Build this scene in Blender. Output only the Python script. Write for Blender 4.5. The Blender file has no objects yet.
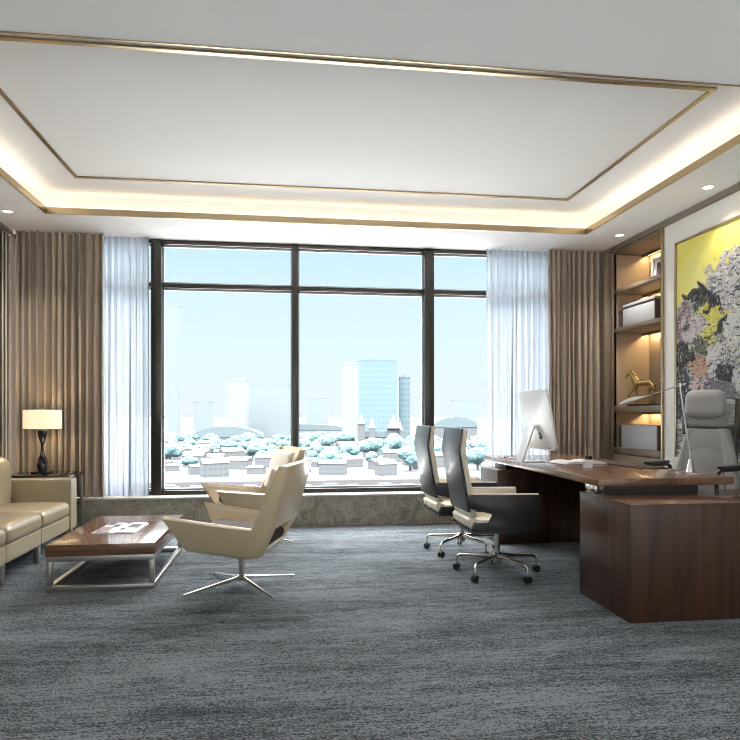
import bpy, bmesh, math, random
from math import sin, cos, pi, radians
from mathutils import Vector, Matrix

scn = bpy.context.scene
COL = scn.collection
random.seed(7)

# ------------------------------------------------------------------ camera
cam_d = bpy.data.cameras.new('camera')
cam = bpy.data.objects.new('camera', cam_d); COL.objects.link(cam)
cam.location = (0, 0, 1.2)
cam.rotation_euler = (radians(90), 0, radians(-7.55))
cam_d.sensor_width = 36; cam_d.lens = 36 * 641 / 740
cam_d.shift_y = 44 / 740
cam_d.clip_start = 0.05; cam_d.clip_end = 9000
scn.camera = cam

# ------------------------------------------------------------------ world, light, exposure
SKY, SKY_UP, SKY_BACK = .84, 19, 1.6
world = bpy.data.worlds.new('world'); scn.world = world; world.use_nodes = True
wn = world.node_tree; wn.nodes.clear()
wo = wn.nodes.new('ShaderNodeOutputWorld'); wb = wn.nodes.new('ShaderNodeBackground')
def wnode(kind, **kw):
    n = wn.nodes.new(kind)
    for k, v in kw.items(): setattr(n, k, v)
    return n
tc = wnode('ShaderNodeTexCoord'); sx = wnode('ShaderNodeSeparateXYZ')
wn.links.new(tc.outputs['Generated'], sx.inputs[0])
rp = wnode('ShaderNodeValToRGB'); wn.links.new(sx.outputs['Z'], rp.inputs[0])
for i_, (p_, c_) in enumerate(((0, (.90, .96, .98)), (.10, (.84, .985, 1.04)), (.20, (.74, .94, 1.0)), (.27, (.60, .86, .96)), (.45, (.96, .97, 1.0)))):
    el = rp.color_ramp.elements[0] if i_ == 0 else rp.color_ramp.elements.new(p_)
    el.position = p_; el.color = (*c_, 1)
rp.color_ramp.elements.remove(rp.color_ramp.elements[-1])
def maprange(src, a, b_, c, d):
    m = wnode('ShaderNodeMapRange', interpolation_type='SMOOTHSTEP')
    for k, v in zip(('From Min', 'From Max', 'To Min', 'To Max'), (a, b_, c, d)): m.inputs[k].default_value = v
    wn.links.new(src, m.inputs['Value']); return m.outputs[0]
up = maprange(sx.outputs['Z'], .28, .55, 1, SKY_UP)          # brighter hazy sky overhead
bk = maprange(sx.outputs['Y'], .25, -.35, 1, SKY_BACK)       # and on the sun's side, behind the viewer
mu = wnode('ShaderNodeMath', operation='MAXIMUM'); wn.links.new(up, mu.inputs[0]); wn.links.new(bk, mu.inputs[1])
m2 = wnode('ShaderNodeMath', operation='MULTIPLY'); wn.links.new(mu.outputs[0], m2.inputs[0]); m2.inputs[1].default_value = SKY
wm = wnode('ShaderNodeMix', data_type='RGBA'); wm.inputs['B'].default_value = (1, .975, .955, 1)
wn.links.new(maprange(mu.outputs[0], 1, 3, 0, 1), wm.inputs['Factor']); wn.links.new(rp.outputs[0], wm.inputs['A'])
wn.links.new(wm.outputs['Result'], wb.inputs[0]); wn.links.new(m2.outputs[0], wb.inputs[1])
wn.links.new(wb.outputs[0], wo.inputs[0])

def lamp(name, kind, loc, rot, energy, color=(1, 1, 1), **kw):
    d = bpy.data.lights.new(name, kind); d.energy = energy; d.color = color
    for k, v in kw.items(): setattr(d, k, v)
    o = bpy.data.objects.new(name, d); COL.objects.link(o)
    o.location = loc; o.rotation_euler = rot
    return o
lamp('sun', 'SUN', (0, -30, 60), (radians(42), 0, radians(-25)), 2.0, (1, .97, .93), angle=radians(1))
p = lamp('window_portal', 'AREA', (.46, 7.3, 1.7), (radians(-90), 0, 0), 1.0, shape='RECTANGLE', size=6.4, size_y=2.9)
p.data.cycles.is_portal = True
p = lamp('window_portal', 'AREA', (.46, -3.3, 1.55), (radians(90), 0, 0), 1.0, shape='RECTANGLE', size=5.6, size_y=2.6)  # portal over the added rear window
p.data.cycles.is_portal = True

scn.view_settings.view_transform = 'Standard'
scn.view_settings.look = 'None'
scn.view_settings.exposure = 0.28
scn.view_settings.gamma = 1.0
scn.view_settings.use_curve_mapping = False
scn.cycles.use_denoising = True
scn.cycles.pixel_filter_type = 'BLACKMAN_HARRIS'; scn.cycles.filter_width = 1.0
scn.cycles.max_bounces = 10
scn.cycles.diffuse_bounces = 6
scn.cycles.transparent_max_bounces = 16
scn.cycles.sample_clamp_indirect = 6
WARM = (1, .76, .48)

# ------------------------------------------------------------------ materials
def newmat(name):
    m = bpy.data.materials.new(name); m.use_nodes = True
    return m, m.node_tree, m.node_tree.nodes['Principled BSDF']
def plain(name, col, rough=.5, metal=0, coat=0, spec=.5, bump=None, sheen=0, var=0):
    m, t, b = newmat(name)
    b.inputs['Base Color'].default_value = (*col, 1)
    b.inputs['Roughness'].default_value = rough; b.inputs['Metallic'].default_value = metal
    b.inputs['Coat Weight'].default_value = coat; b.inputs['Coat Roughness'].default_value = .12
    b.inputs['Specular IOR Level'].default_value = spec
    b.inputs['Sheen Weight'].default_value = sheen
    if bump or var:
        co = t.nodes.new('ShaderNodeTexCoord'); n = t.nodes.new('ShaderNodeTexNoise')
        n.inputs['Scale'].default_value = (bump or (40, 0))[0]; n.inputs['Detail'].default_value = 5
        t.links.new(co.outputs['Object'], n.inputs['Vector'])
        if bump:
            bp = t.nodes.new('ShaderNodeBump'); bp.inputs['Strength'].default_value = bump[1]
            bp.inputs['Distance'].default_value = .003
            t.links.new(n.outputs[0], bp.inputs['Height']); t.links.new(bp.outputs[0], b.inputs['Normal'])
        if var:
            mx = t.nodes.new('ShaderNodeMix'); mx.data_type = 'RGBA'
            mx.inputs['A'].default_value = (*[c * (1 - var) for c in col], 1)
            mx.inputs['B'].default_value = (*[min(1, c * (1 + var)) for c in col], 1)
            t.links.new(n.outputs[0], mx.inputs['Factor']); t.links.new(mx.outputs['Result'], b.inputs['Base Color'])
    return m
def emit(name, col, s):
    m, t, b = newmat(name)
    b.inputs['Base Color'].default_value = (*col, 1)
    b.inputs['Emission Color'].default_value = (*col, 1); b.inputs['Emission Strength'].default_value = s
    return m
def ramp(t, src, stops):
    r = t.nodes.new('ShaderNodeValToRGB'); el = r.color_ramp.elements
    el[0].position, el[0].color = stops[0][0], (*stops[0][1], 1)
    el[1].position, el[1].color = stops[-1][0], (*stops[-1][1], 1)
    for p_, c in stops[1:-1]:
        q = el.new(p_); q.color = (*c, 1)
    t.links.new(src, r.inputs[0]); return r.outputs[0]
def mapped(t, scale, rot=(0, 0, 0), kind='Object'):
    co = t.nodes.new('ShaderNodeTexCoord'); mp = t.nodes.new('ShaderNodeMapping')
    mp.inputs['Scale'].default_value = scale; mp.inputs['Rotation'].default_value = rot
    t.links.new(co.outputs[kind], mp.inputs[0]); return mp.outputs[0]
def noise(t, vec, scale=1, detail=4, dist=0, rough=.5):
    n = t.nodes.new('ShaderNodeTexNoise'); n.inputs['Scale'].default_value = scale
    n.inputs['Detail'].default_value = detail; n.inputs['Distortion'].default_value = dist
    n.inputs['Roughness'].default_value = rough
    t.links.new(vec, n.inputs['Vector']); return n.outputs[0]
def math_(t, op, a, b=None, clamp=False):
    n = t.nodes.new('ShaderNodeMath'); n.operation = op; n.use_clamp = clamp
    for i, v in enumerate((a, b)):
        if v is None: continue
        if isinstance(v, (int, float)): n.inputs[i].default_value = v
        else: t.links.new(v, n.inputs[i])
    return n.outputs[0]
def mixc(t, f, a, b):
    n = t.nodes.new('ShaderNodeMix'); n.data_type = 'RGBA'
    for k, v in (('Factor', f), ('A', a), ('B', b)):
        if isinstance(v, tuple): n.inputs[k].default_value = (*v, 1)
        elif isinstance(v, float): n.inputs[k].default_value = v
        else: t.links.new(v, n.inputs[k])
    return n.outputs['Result']
def wood(name, scale, stops, rough=.25, coat=.5, fine=None):
    m, t, b = newmat(name)
    v = mapped(t, scale)
    n = noise(t, v, 1, 6, 1.2, .6)
    c = ramp(t, n, stops)
    t.links.new(c, b.inputs['Base Color'])
    b.inputs['Roughness'].default_value = rough; b.inputs['Coat Weight'].default_value = coat
    b.inputs['Coat Roughness'].default_value = .08
    return m

M = {}
M['ceiling'] = plain('ceiling_paint', (.90, .895, .89), .9, spec=.2)
M['wall'] = plain('wall_cream', (.76, .735, .69), .8, spec=.2, bump=(220, .1))
M['brass'] = plain('brushed_brass', (.42, .33, .20), .28, 1)
M['bronze'] = plain('dark_bronze', (.075, .062, .05), .3, .85)
M['frame'] = plain('window_bronze', (.05, .045, .04), .32, .8)
M['chrome'] = plain('polished_steel', (.72, .69, .65), .14, 1)
M['satin'] = plain('satin_steel', (.50, .48, .45), .36, 1)
M['black'] = plain('black_gloss', (.01, .01, .012), .12, coat=.4)
M['rubber'] = plain('black_plastic', (.015, .015, .017), .5)
M['tan'] = plain('tan_leather', (.62, .49, .32), .34, coat=.25, bump=(160, .12), var=.06)
M['cream'] = plain('cream_leather', (.76, .67, .54), .42, coat=.1, bump=(160, .1))
M['brown_leather'] = plain('brown_leather', (.06, .038, .032), .7, spec=.15, bump=(160, .15))
M['grey_leather'] = plain('charcoal_leather', (.045, .047, .052), .36, coat=.15, bump=(180, .1))
M['dark_leather'] = plain('black_leather', (.02, .019, .018), .4, coat=.1, bump=(180, .1))
M['sofa'] = plain('olive_tan_leather', (.37, .305, .20), .3, coat=.45, bump=(25, .35), var=.08)
M['exec'] = plain('grey_beige_leather', (.35, .345, .34), .36, coat=.2, bump=(60, .2))
M['exec_dark'] = plain('taupe_leather', (.085, .075, .062), .45)
M['paper'] = plain('white_paper', (.8, .8, .78), .6)
M['ink'] = plain('printed_ink', (.05, .06, .08), .5, var=.6, bump=(90, .01))
M['ink_red'] = plain('printed_colour', (.35, .16, .17), .5, var=.7, bump=(120, .01))
M['alu'] = plain('white_aluminium', (.62, .62, .62), .3, .15)
M['box'] = plain('white_box_linen', (.46, .475, .49), .6, bump=(300, .2), var=.08)
M['darkbox'] = plain('dark_box_leather', (.06, .05, .042), .5)
M['shelf'] = plain('shelf_veneer', (.16, .125, .09), .45, var=.15)
M['back_panel'] = plain('taupe_back_panel', (.26, .21, .16), .6, var=.05)
M['bronze_art'] = plain('aged_bronze', (.42, .30, .14), .26, 1, var=.4, bump=(14, .3))
M['granite'] = None

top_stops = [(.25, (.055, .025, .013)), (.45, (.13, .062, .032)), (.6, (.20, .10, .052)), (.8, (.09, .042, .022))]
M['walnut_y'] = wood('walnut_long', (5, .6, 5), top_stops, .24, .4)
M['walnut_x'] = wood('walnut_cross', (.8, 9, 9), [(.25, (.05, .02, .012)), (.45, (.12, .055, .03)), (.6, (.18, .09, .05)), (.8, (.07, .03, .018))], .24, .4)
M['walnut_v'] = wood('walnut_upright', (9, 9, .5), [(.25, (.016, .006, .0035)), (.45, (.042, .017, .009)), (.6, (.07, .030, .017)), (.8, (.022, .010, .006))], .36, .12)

def carpet():
    m, t, b = newmat('grey_carpet')
    broad = noise(t, mapped(t, (1.3, 9, 1)), 1, 4, .5)
    streak = noise(t, mapped(t, (7, 70, 1)), 1, 5, .3, .7)
    loops = noise(t, mapped(t, (55, 130, 1)), 1, 3, 0, .7)
    v = t.nodes.new('ShaderNodeTexVoronoi'); v.inputs['Scale'].default_value = 1
    t.links.new(mapped(t, (95, 120, 1)), v.inputs['Vector'])
    # patches of carpet tile
    br = noise(t, mapped(t, (.9, 2.2, 1)), 1, 3, .2)
    s = math_(t, 'ADD', math_(t, 'MULTIPLY', broad, .27), math_(t, 'MULTIPLY', streak, .50))
    s = math_(t, 'ADD', s, math_(t, 'MULTIPLY', br, .25))
    s = math_(t, 'ADD', s, math_(t, 'MULTIPLY', loops, .40))
    s = math_(t, 'SUBTRACT', s, math_(t, 'MULTIPLY', v.outputs['Distance'], .28))
    c = ramp(t, s, [(.36, (.020, .025, .030)), (.50, (.074, .086, .096)), (.64, (.25, .28, .305))])
    t.links.new(c, b.inputs['Base Color'])
    b.inputs['Roughness'].default_value = .95; b.inputs['Sheen Weight'].default_value = .03
    b.inputs['Specular IOR Level'].default_value = .12
    bp = t.nodes.new('ShaderNodeBump'); bp.inputs['Strength'].default_value = 1.0; bp.inputs['Distance'].default_value = .009
    t.links.new(math_(t, 'SUBTRACT', loops, v.outputs['Distance']), bp.inputs['Height']); t.links.new(bp.outputs[0], b.inputs['Normal'])
    return m
M['carpet'] = carpet()
def granite():
    m, t, b = newmat('brown_granite')
    v = mapped(t, (1, 1, 1))
    a = noise(t, v, 6, 8, 1.5, .7); f = noise(t, v, 60, 5, 0, .6)
    s = math_(t, 'ADD', math_(t, 'MULTIPLY', a, .6), math_(t, 'MULTIPLY', f, .4))
    c = ramp(t, s, [(.32, (.08, .072, .06)), (.5, (.28, .255, .21)), (.62, (.40, .37, .31)), (.75, (.65, .61, .53))])
    t.links.new(c, b.inputs['Base Color']); b.inputs['Roughness'].default_value = .25
    return m
M['granite'] = granite()
def fabric(name, a, b_, scale=(300, 300, 8)):
    m, t, b = newmat(name)
    n = noise(t, mapped(t, scale), 1, 3)
    t.links.new(mixc(t, n, a, b_), b.inputs['Base Color'])
    b.inputs['Roughness'].default_value = .75; b.inputs['Sheen Weight'].default_value = .3
    b.inputs['Specular IOR Level'].default_value = .3
    return m
M['drape'] = fabric('taupe_drape', (.25, .197, .152), (.46, .375, .30))
def sheer():
    m, t, b = newmat('white_sheer'); t.nodes.remove(b)
    out = t.nodes['Material Output']
    tr = t.nodes.new('ShaderNodeBsdfTransparent'); tl = t.nodes.new('ShaderNodeBsdfTranslucent'); df = t.nodes.new('ShaderNodeBsdfDiffuse')
    tl.inputs[0].default_value = (.27, .30, .345, 1); df.inputs[0].default_value = (.46, .50, .56, 1)
    a = t.nodes.new('ShaderNodeMixShader'); a.inputs[0].default_value = .35
    t.links.new(tl.outputs[0], a.inputs[1]); t.links.new(df.outputs[0], a.inputs[2])
    c = t.nodes.new('ShaderNodeMixShader')
    n = noise(t, mapped(t, (200, 200, 3)), 1, 2)
    t.links.new(math_(t, 'ADD', math_(t, 'MULTIPLY', n, .2), .72), c.inputs[0])
    t.links.new(tr.outputs[0], c.inputs[1]); t.links.new(a.outputs[0], c.inputs[2]); t.links.new(c.outputs[0], out.inputs[0])
    return m
M['sheer'] = sheer()
def glass(name, tint=(.97, .99, 1), gl=1.0):
    m, t, b = newmat(name); t.nodes.remove(b); out = t.nodes['Material Output']
    tr = t.nodes.new('ShaderNodeBsdfTransparent'); tr.inputs[0].default_value = (*tint, 1)
    g = t.nodes.new('ShaderNodeBsdfGlossy'); g.inputs['Roughness'].default_value = .02
    f = t.nodes.new('ShaderNodeLayerWeight'); f.inputs[0].default_value = .5
    fr = math_(t, 'ADD', math_(t, 'MULTIPLY', math_(t, 'POWER', f.outputs['Facing'], 4), .5), .003)
    c = t.nodes.new('ShaderNodeMixShader')
    t.links.new(fr, c.inputs[0])
    t.links.new(tr.outputs[0], c.inputs[1]); t.links.new(g.outputs[0], c.inputs[2]); t.links.new(c.outputs[0], out.inputs[0])
    return m
M['glass'] = glass('window_glass')
def shade():
    m, t, b = newmat('lamp_shade_linen')
    b.inputs['Base Color'].default_value = (.8, .7, .5, 1); b.inputs['Roughness'].default_value = .8
    b.inputs['Emission Color'].default_value = (1, .83, .55, 1); b.inputs['Emission Strength'].default_value = .62
    return m
M['shade'] = shade()
def slatwall():
    m, t, b = newmat('grasscloth')
    n = noise(t, mapped(t, (30, 6, 160)), 1, 4)
    t.links.new(mixc(t, n, (.13, .085, .05), (.30, .21, .125)), b.inputs['Base Color']); b.inputs['Roughness'].default_value = .6
    return m
M['grass'] = slatwall()
M['slat'] = plain('pale_slat', (.80, .72, .60), .35, .2)
M['slat_dark'] = plain('dark_slat', (.06, .04, .025), .4)
M['downlight'] = emit('downlight_glow', (1, .95, .88), 9)
M['led'] = emit('led_strip', (1, .70, .36), 6)
M['trimwhite'] = plain('white_metal', (.8, .8, .8), .4)

def painting():
    m, t, b = newmat('abstract_painting')
    co = t.nodes.new('ShaderNodeTexCoord'); sp = t.nodes.new('ShaderNodeSeparateXYZ')
    t.links.new(co.outputs['Object'], sp.inputs[0])   # object space metres: Y along the wall, Z up
    Y, Z = sp.outputs['Y'], sp.outputs['Z']
    w1 = noise(t, mapped(t, (1, 1.5, 1.5)), 1, 6, 1.4, .6)
    w2 = noise(t, mapped(t, (1, 5, 7), (.6, 0, 0)), 1, 8, 2.2, .7)
    w3 = noise(t, mapped(t, (1, 16, 22), (.5, 0, 0)), 1, 6, 1.5, .7)
    n3 = noise(t, mapped(t, (1, 3.2, 3.2), (0, 0, 0)), 1, 8, .8, .62)
    n4 = noise(t, mapped(t, (7, 3.4, 3.4), (0, .9, .4)), 1, 8, .8, .62)
    n5 = noise(t, mapped(t, (1, 14, 34), (.65, 0, 0)), 1, 7, .6, .65)
    n6 = noise(t, mapped(t, (3, 30, 12), (.65, 0, 0)), 1, 7, 1.0, .65)
    Yw = math_(t, 'ADD', Y, math_(t, 'MULTIPLY', math_(t, 'SUBTRACT', n3, .5), .62))
    Zw = math_(t, 'ADD', Z, math_(t, 'MULTIPLY', math_(t, 'SUBTRACT', n4, .5), .62))
    yellow = ramp(t, noise(t, mapped(t, (1, 2, 2.5)), 1, 5, .6), [(.3, (.60, .52, .08)), (.5, (.68, .62, .17)), (.62, (.62, .60, .26)), (.78, (.76, .74, .55))])
    K, W, G, P, C, N = (.010, .012, .015), (.56, .55, .55), (.15, .14, .16), (.45, .27, .19), (.55, .52, .10), (.03, .045, .07)
    # the painted rock side below a rising diagonal
    dg = math_(t, 'ADD', Zw, math_(t, 'MULTIPLY', Yw, .42))
    body = mixc(t, ramp(t, n5, [(.40, (0, 0, 0)), (.60, (1, 1, 1))]), G, W)
    c = mixc(t, ramp(t, dg, [(.76, (1, 1, 1)), (.82, (0, 0, 0))]), yellow, body)
    blobs = [(.72, .47, .24, .07, K), (.52, .36, .16, .10, K), (.42, .30, .30, .05, C), (.22, .45, .10, .14, (.45, .42, .46)), (.85, .28, .12, .12, (.22, .16, .17)), (.72, .16, .14, .13, (.48, .42, .46)),
             (.50, .14, .10, .18, C), (.33, .17, .10, .10, K), (.18, .12, .16, .22, W), (.60, -.02, .12, .10, (.08, .11, .05)), (.86, -.04, .13, .20, K), (.62, -.20, .18, .10, P),
             (.42, -.14, .14, .12, W), (.26, -.22, .10, .10, K), (.88, -.42, .13, .22, N), (.66, -.40, .14, .10, (.55, .42, .42)), (.36, -.42, .20, .12, G), (.10, -.30, .14, .16, W),
             (-.25, .30, .30, .16, G), (-.45, .10, .22, .20, K), (-.70, .30, .30, .12, C), (-.60, -.20, .30, .18, W), (-.90, .0, .16, .3, G), (-.3, -.4, .3, .16, P), (-.8, -.6, .3, .2, N), (.1, -.75, .7, .16, (.10, .13, .15))]
    for by, bz, ry, rzz, col in blobs:
        a = math_(t, 'DIVIDE', math_(t, 'SUBTRACT', Yw, by), ry); b2 = math_(t, 'DIVIDE', math_(t, 'SUBTRACT', Zw, bz), rzz)
        r2 = math_(t, 'ADD', math_(t, 'MULTIPLY', a, a), math_(t, 'MULTIPLY', b2, b2))
        r2 = math_(t, 'ADD', r2, math_(t, 'MULTIPLY', math_(t, 'SUBTRACT', n6, .5), 2.6))
        m_ = t.nodes.new('ShaderNodeMapRange')
        for k_, v_ in zip(('From Min', 'From Max', 'To Min', 'To Max'), (1.15, .75, 0, .93)): m_.inputs[k_].default_value = v_
        t.links.new(r2, m_.inputs['Value'])
        c = mixc(t, m_.outputs[0], c, col)
    n7 = noise(t, mapped(t, (2, 9, 22), (.75, 0, 0)), 1, 9, 2.2, .7); n8 = noise(t, mapped(t, (2, 18, 8), (.5, .3, 0)), 1, 9, 2.2, .7)
    rockm = ramp(t, dg, [(.70, (1, 1, 1)), (.80, (0, 0, 0))])
    c = mixc(t, math_(t, 'MULTIPLY', rockm, ramp(t, n7, [(.42, (.92, .92, .92)), (.47, (0, 0, 0))])), c, (.015, .018, .02))
    c = mixc(t, math_(t, 'MULTIPLY', rockm, ramp(t, n8, [(.58, (0, 0, 0)), (.64, (.75, .75, .75))])), c, (.80, .79, .76))
    c = mixc(t, math_(t, 'MULTIPLY', rockm, ramp(t, n7, [(.60, (0, 0, 0)), (.64, (.7, .7, .7))])), c, (.55, .50, .12))
    t.links.new(c, b.inputs['Base Color'])
    b.inputs['Roughness'].default_value = .6; b.inputs['Specular IOR Level'].default_value = .2
    bp = t.nodes.new('ShaderNodeBump'); bp.inputs['Strength'].default_value = .3
    t.links.new(w3, bp.inputs['Height']); t.links.new(bp.outputs[0], b.inputs['Normal'])
    return m
M['art'] = painting()

HZ = .31  # city albedo scale; distance haze is painted into the pale colours below
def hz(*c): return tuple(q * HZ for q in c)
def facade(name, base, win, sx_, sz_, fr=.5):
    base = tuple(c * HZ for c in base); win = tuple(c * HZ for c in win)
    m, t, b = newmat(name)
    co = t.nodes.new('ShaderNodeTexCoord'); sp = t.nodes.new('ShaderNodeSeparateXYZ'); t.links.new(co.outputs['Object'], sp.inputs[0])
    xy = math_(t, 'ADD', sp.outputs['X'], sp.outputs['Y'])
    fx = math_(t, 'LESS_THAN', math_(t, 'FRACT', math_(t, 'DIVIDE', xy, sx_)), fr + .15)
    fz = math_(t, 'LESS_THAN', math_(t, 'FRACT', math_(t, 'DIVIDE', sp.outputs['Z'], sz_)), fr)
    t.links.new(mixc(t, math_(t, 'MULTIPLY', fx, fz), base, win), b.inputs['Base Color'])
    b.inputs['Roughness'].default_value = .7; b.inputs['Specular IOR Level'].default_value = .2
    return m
M['tower_blue'] = facade('hazed_blue_facade', (.36, .50, .56), (.30, .44, .50), 4, 8)
M['tower_blue2'] = facade('hazed_blue_facade_alt', (.38, .50, .55), (.24, .39, .46), 4, 8)
M['tower_pale'] = facade('hazed_pale_facade', (.44, .51, .54), (.41, .49, .53), 5, 8)
M['tower_white'] = facade('hazed_white_facade', (.52, .56, .58), (.47, .53, .56), 5, 8)
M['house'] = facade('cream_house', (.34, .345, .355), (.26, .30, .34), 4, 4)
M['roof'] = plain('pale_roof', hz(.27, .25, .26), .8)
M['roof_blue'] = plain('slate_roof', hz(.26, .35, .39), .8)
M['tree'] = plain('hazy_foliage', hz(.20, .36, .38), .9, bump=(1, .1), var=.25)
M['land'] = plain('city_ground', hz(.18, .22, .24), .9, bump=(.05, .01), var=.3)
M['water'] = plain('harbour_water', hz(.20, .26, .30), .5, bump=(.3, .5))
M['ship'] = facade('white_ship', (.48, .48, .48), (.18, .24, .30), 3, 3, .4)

# ------------------------------------------------------------------ mesh helpers
class MB:
    def __init__(s): s.bm = bmesh.new()
    def box(s, x0, x1, y0, y1, z0, z1, mat=None):
        vs = [Vector((x, y, z)) for z in (z0, z1) for y in (y0, y1) for x in (x0, x1)]
        if mat is not None: vs = [mat @ v for v in vs]
        v = [s.bm.verts.new(p) for p in vs]
        for f in ((0, 2, 3, 1), (4, 5, 7, 6), (0, 1, 5, 4), (2, 6, 7, 3), (0, 4, 6, 2), (1, 3, 7, 5)):
            s.bm.faces.new([v[i] for i in f])
        return s
    def prism(s, pts, a0, a1, axis='y', mat=None):
        """pts = 2-d polygon; axis = extrusion axis. y: pts are (x,z); x: (y,z); z: (x,y)."""
        def mk(p, a):
            q = {'y': (p[0], a, p[1]), 'x': (a, p[0], p[1]), 'z': (p[0], p[1], a)}[axis]
            return s.bm.verts.new(mat @ Vector(q) if mat is not None else q)
        A = [mk(p, a0) for p in pts]; B = [mk(p, a1) for p in pts]; n = len(pts)
        s.bm.faces.new(A); s.bm.faces.new(B[::-1])
        for i in range(n): s.bm.faces.new((A[i], B[i], B[(i + 1) % n], A[(i + 1) % n]))
        return s
    def ringloft(s, rings, cap=True, closed=False):
        R = [[s.bm.verts.new(p) for p in r] for r in rings]; n = len(R[0])
        pairs = list(zip(R, R[1:])) + ([(R[-1], R[0])] if closed else [])
        for a, b in pairs:
            for i in range(n): s.bm.faces.new((a[i], a[(i + 1) % n], b[(i + 1) % n], b[i]))
        if cap and not closed: s.bm.faces.new(R[0][::-1]); s.bm.faces.new(R[-1])
        return s
    def tube(s, pts, r, seg=10, flat=1.0, closed=False):
        pts = [Vector(p) for p in pts]; n = len(pts); rs = r if isinstance(r, (list, tuple)) else [r] * n
        rings = []; up = None
        for i, p in enumerate(pts):
            if closed: d = (pts[(i + 1) % n] - pts[i - 1]).normalized()
            else: d = (pts[min(i + 1, n - 1)] - pts[max(i - 1, 0)]).normalized()
            if up is None:
                up = Vector((0, 0, 1)) if abs(d.z) < .9 else Vector((1, 0, 0))
            u = (up - d * up.dot(d)).normalized(); v = d.cross(u); up = u
            rings.append([p + u * cos(2 * pi * k / seg) * rs[i] * flat + v * sin(2 * pi * k / seg) * rs[i] for k in range(seg)])
        return s.ringloft(rings, closed=closed)
    def lathe(s, prof, c=(0, 0, 0), seg=24):
        c = Vector(c)
        rings = [[c + Vector((r * cos(2 * pi * k / seg), r * sin(2 * pi * k / seg), z)) for k in range(seg)] for r, z in prof]
        return s.ringloft(rings)
    def cushion(s, x0, x1, y0, y1, z0, z1, r=.04, puff=(0, 0, 0), n=10, mat=None):
        h = Vector(((x1 - x0) / 2, (y1 - y0) / 2, (z1 - z0) / 2)); c = Vector(((x0 + x1) / 2, (y0 + y1) / 2, (z0 + z1) / 2))
        r = min(r, h.x * .98, h.y * .98, h.z * .98); cache = {}
        def V(i, j, k):
            key = (i, j, k)
            if key in cache: return cache[key]
            a = []
            for q, hh in zip(key, h):
                u = 2 * q / n - 1
                # concentrate samples near the rounded rim
                u = math.copysign(abs(u) ** .6, u); a.append(u * hh)
            P = Vector(a); Q = Vector([max(-(hh - r), min(hh - r, v)) for v, hh in zip(P, h)])
            d = P - Q
            if d.length > 1e-9: P = Q + d.normalized() * r
            u = [P[m] / h[m] for m in range(3)]
            for m in range(3):
                o = [q for q in range(3) if q != m]
                P[m] += puff[m] * u[m] * (1 - u[o[0]] ** 2) * (1 - u[o[1]] ** 2)
            P = P + c
            if mat is not None: P = mat @ P
            cache[key] = s.bm.verts.new(P); return cache[key]
        for fa in range(3):
            for side in (0, n):
                for i in range(n):
                    for j in range(n):
                        def K(a, b):
                            q = [0, 0, 0]; q[fa] = side; q[(fa + 1) % 3] = a; q[(fa + 2) % 3] = b; return V(*q)
                        f = [K(i, j), K(i + 1, j), K(i + 1, j + 1), K(i, j + 1)]
                        s.bm.faces.new(f if side else f[::-1])
        return s
    def build(s, name, m, parent=None, bevel=0, seg=2, ang=40, smooth=True):
        bm = s.bm
        bmesh.ops.recalc_face_normals(bm, faces=bm.faces)
        if bevel:
            ed = [e_ for e_ in bm.edges if len(e_.link_faces) == 2 and e_.calc_face_angle(0) > radians(28)]
            bmesh.ops.bevel(bm, geom=ed, offset=bevel, segments=seg, profile=.5, affect='EDGES', clamp_overlap=True)
        me = bpy.data.meshes.new(name); bm.to_mesh(me); bm.free()
        me.materials.append(M[m] if isinstance(m, str) else m)
        finish(me, ang if smooth else 0)
        o = bpy.data.objects.new(name, me); COL.objects.link(o)
        if parent: o.parent = parent
        return o
def finish(me, ang=40):
    if ang:
        me.polygons.foreach_set('use_smooth', [True] * len(me.polygons))
        me.set_sharp_from_angle(angle=radians(ang))
def bake(o, ang=40):
    dg = bpy.context.evaluated_depsgraph_get(); dg.update()
    me = bpy.data.meshes.new_from_object(o.evaluated_get(dg))
    o.modifiers.clear(); o.data = me; finish(me, ang); return o
def tag(o, label, cat, group=None, kind=None):
    o['label'] = label; o['category'] = cat
    if group: o['group'] = group
    if kind: o['kind'] = kind
    return o
def thing(name, label, cat, loc=(0, 0, 0), rz=0, group=None):
    o = bpy.data.objects.new(name, None); COL.objects.link(o); o.empty_display_size = .1
    o.location = loc; o.rotation_euler = (0, 0, rz)
    return tag(o, label, cat, group)
def struct(o, label=None):
    o['kind'] = 'structure'
    if label: o['label'] = label
    return o
def copy_tree(o, parent=None):
    c = o.copy(); COL.objects.link(c); c.parent = parent
    for ch in list(o.children): copy_tree(ch, c)
    return c
def rz_of(dx, dy): return math.atan2(dy, dx)

# ------------------------------------------------------------------ room shell
XL, XR, YF, YB, ZC, ZU = -2.73, 3.65, -3.0, 6.88, 3.06, 3.26
YW = 7.10
struct(MB().box(XL - .2, XR + .5, YF - .2, 7.25, -.3, 0).build('floor', 'carpet', smooth=False), 'grey streaked loop carpet')
# soffit with the tray opening
TX0, TX1, TY0, TY1 = -2.19, 3.08, 3.33, 6.27
b = MB()
b.box(XL - .2, XR + .5, YF - .2, TY0 - .10, ZC, ZC + .04)
b.box(XL - .2, XR + .5, TY1 + .10, 7.3, ZC, ZC + .04)
b.box(XL - .2, TX0 - .10, TY0 - .10, TY1 + .10, ZC, ZC + .04)
b.box(TX1 + .10, XR + .5, TY0 - .10, TY1 + .10, ZC, ZC + .04)
# cove lip
b.box(TX0 - .10, TX1 + .10, TY0 - .10, TY0 - .012, ZC, ZC + .02); b.box(TX0 - .10, TX1 + .10, TY1 + .012, TY1 + .10, ZC, ZC + .02)
b.box(TX0 - .10, TX0 - .012, TY0, TY1, ZC, ZC + .02); b.box(TX1 + .012, TX1 + .10, TY0, TY1, ZC, ZC + .02)
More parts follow.
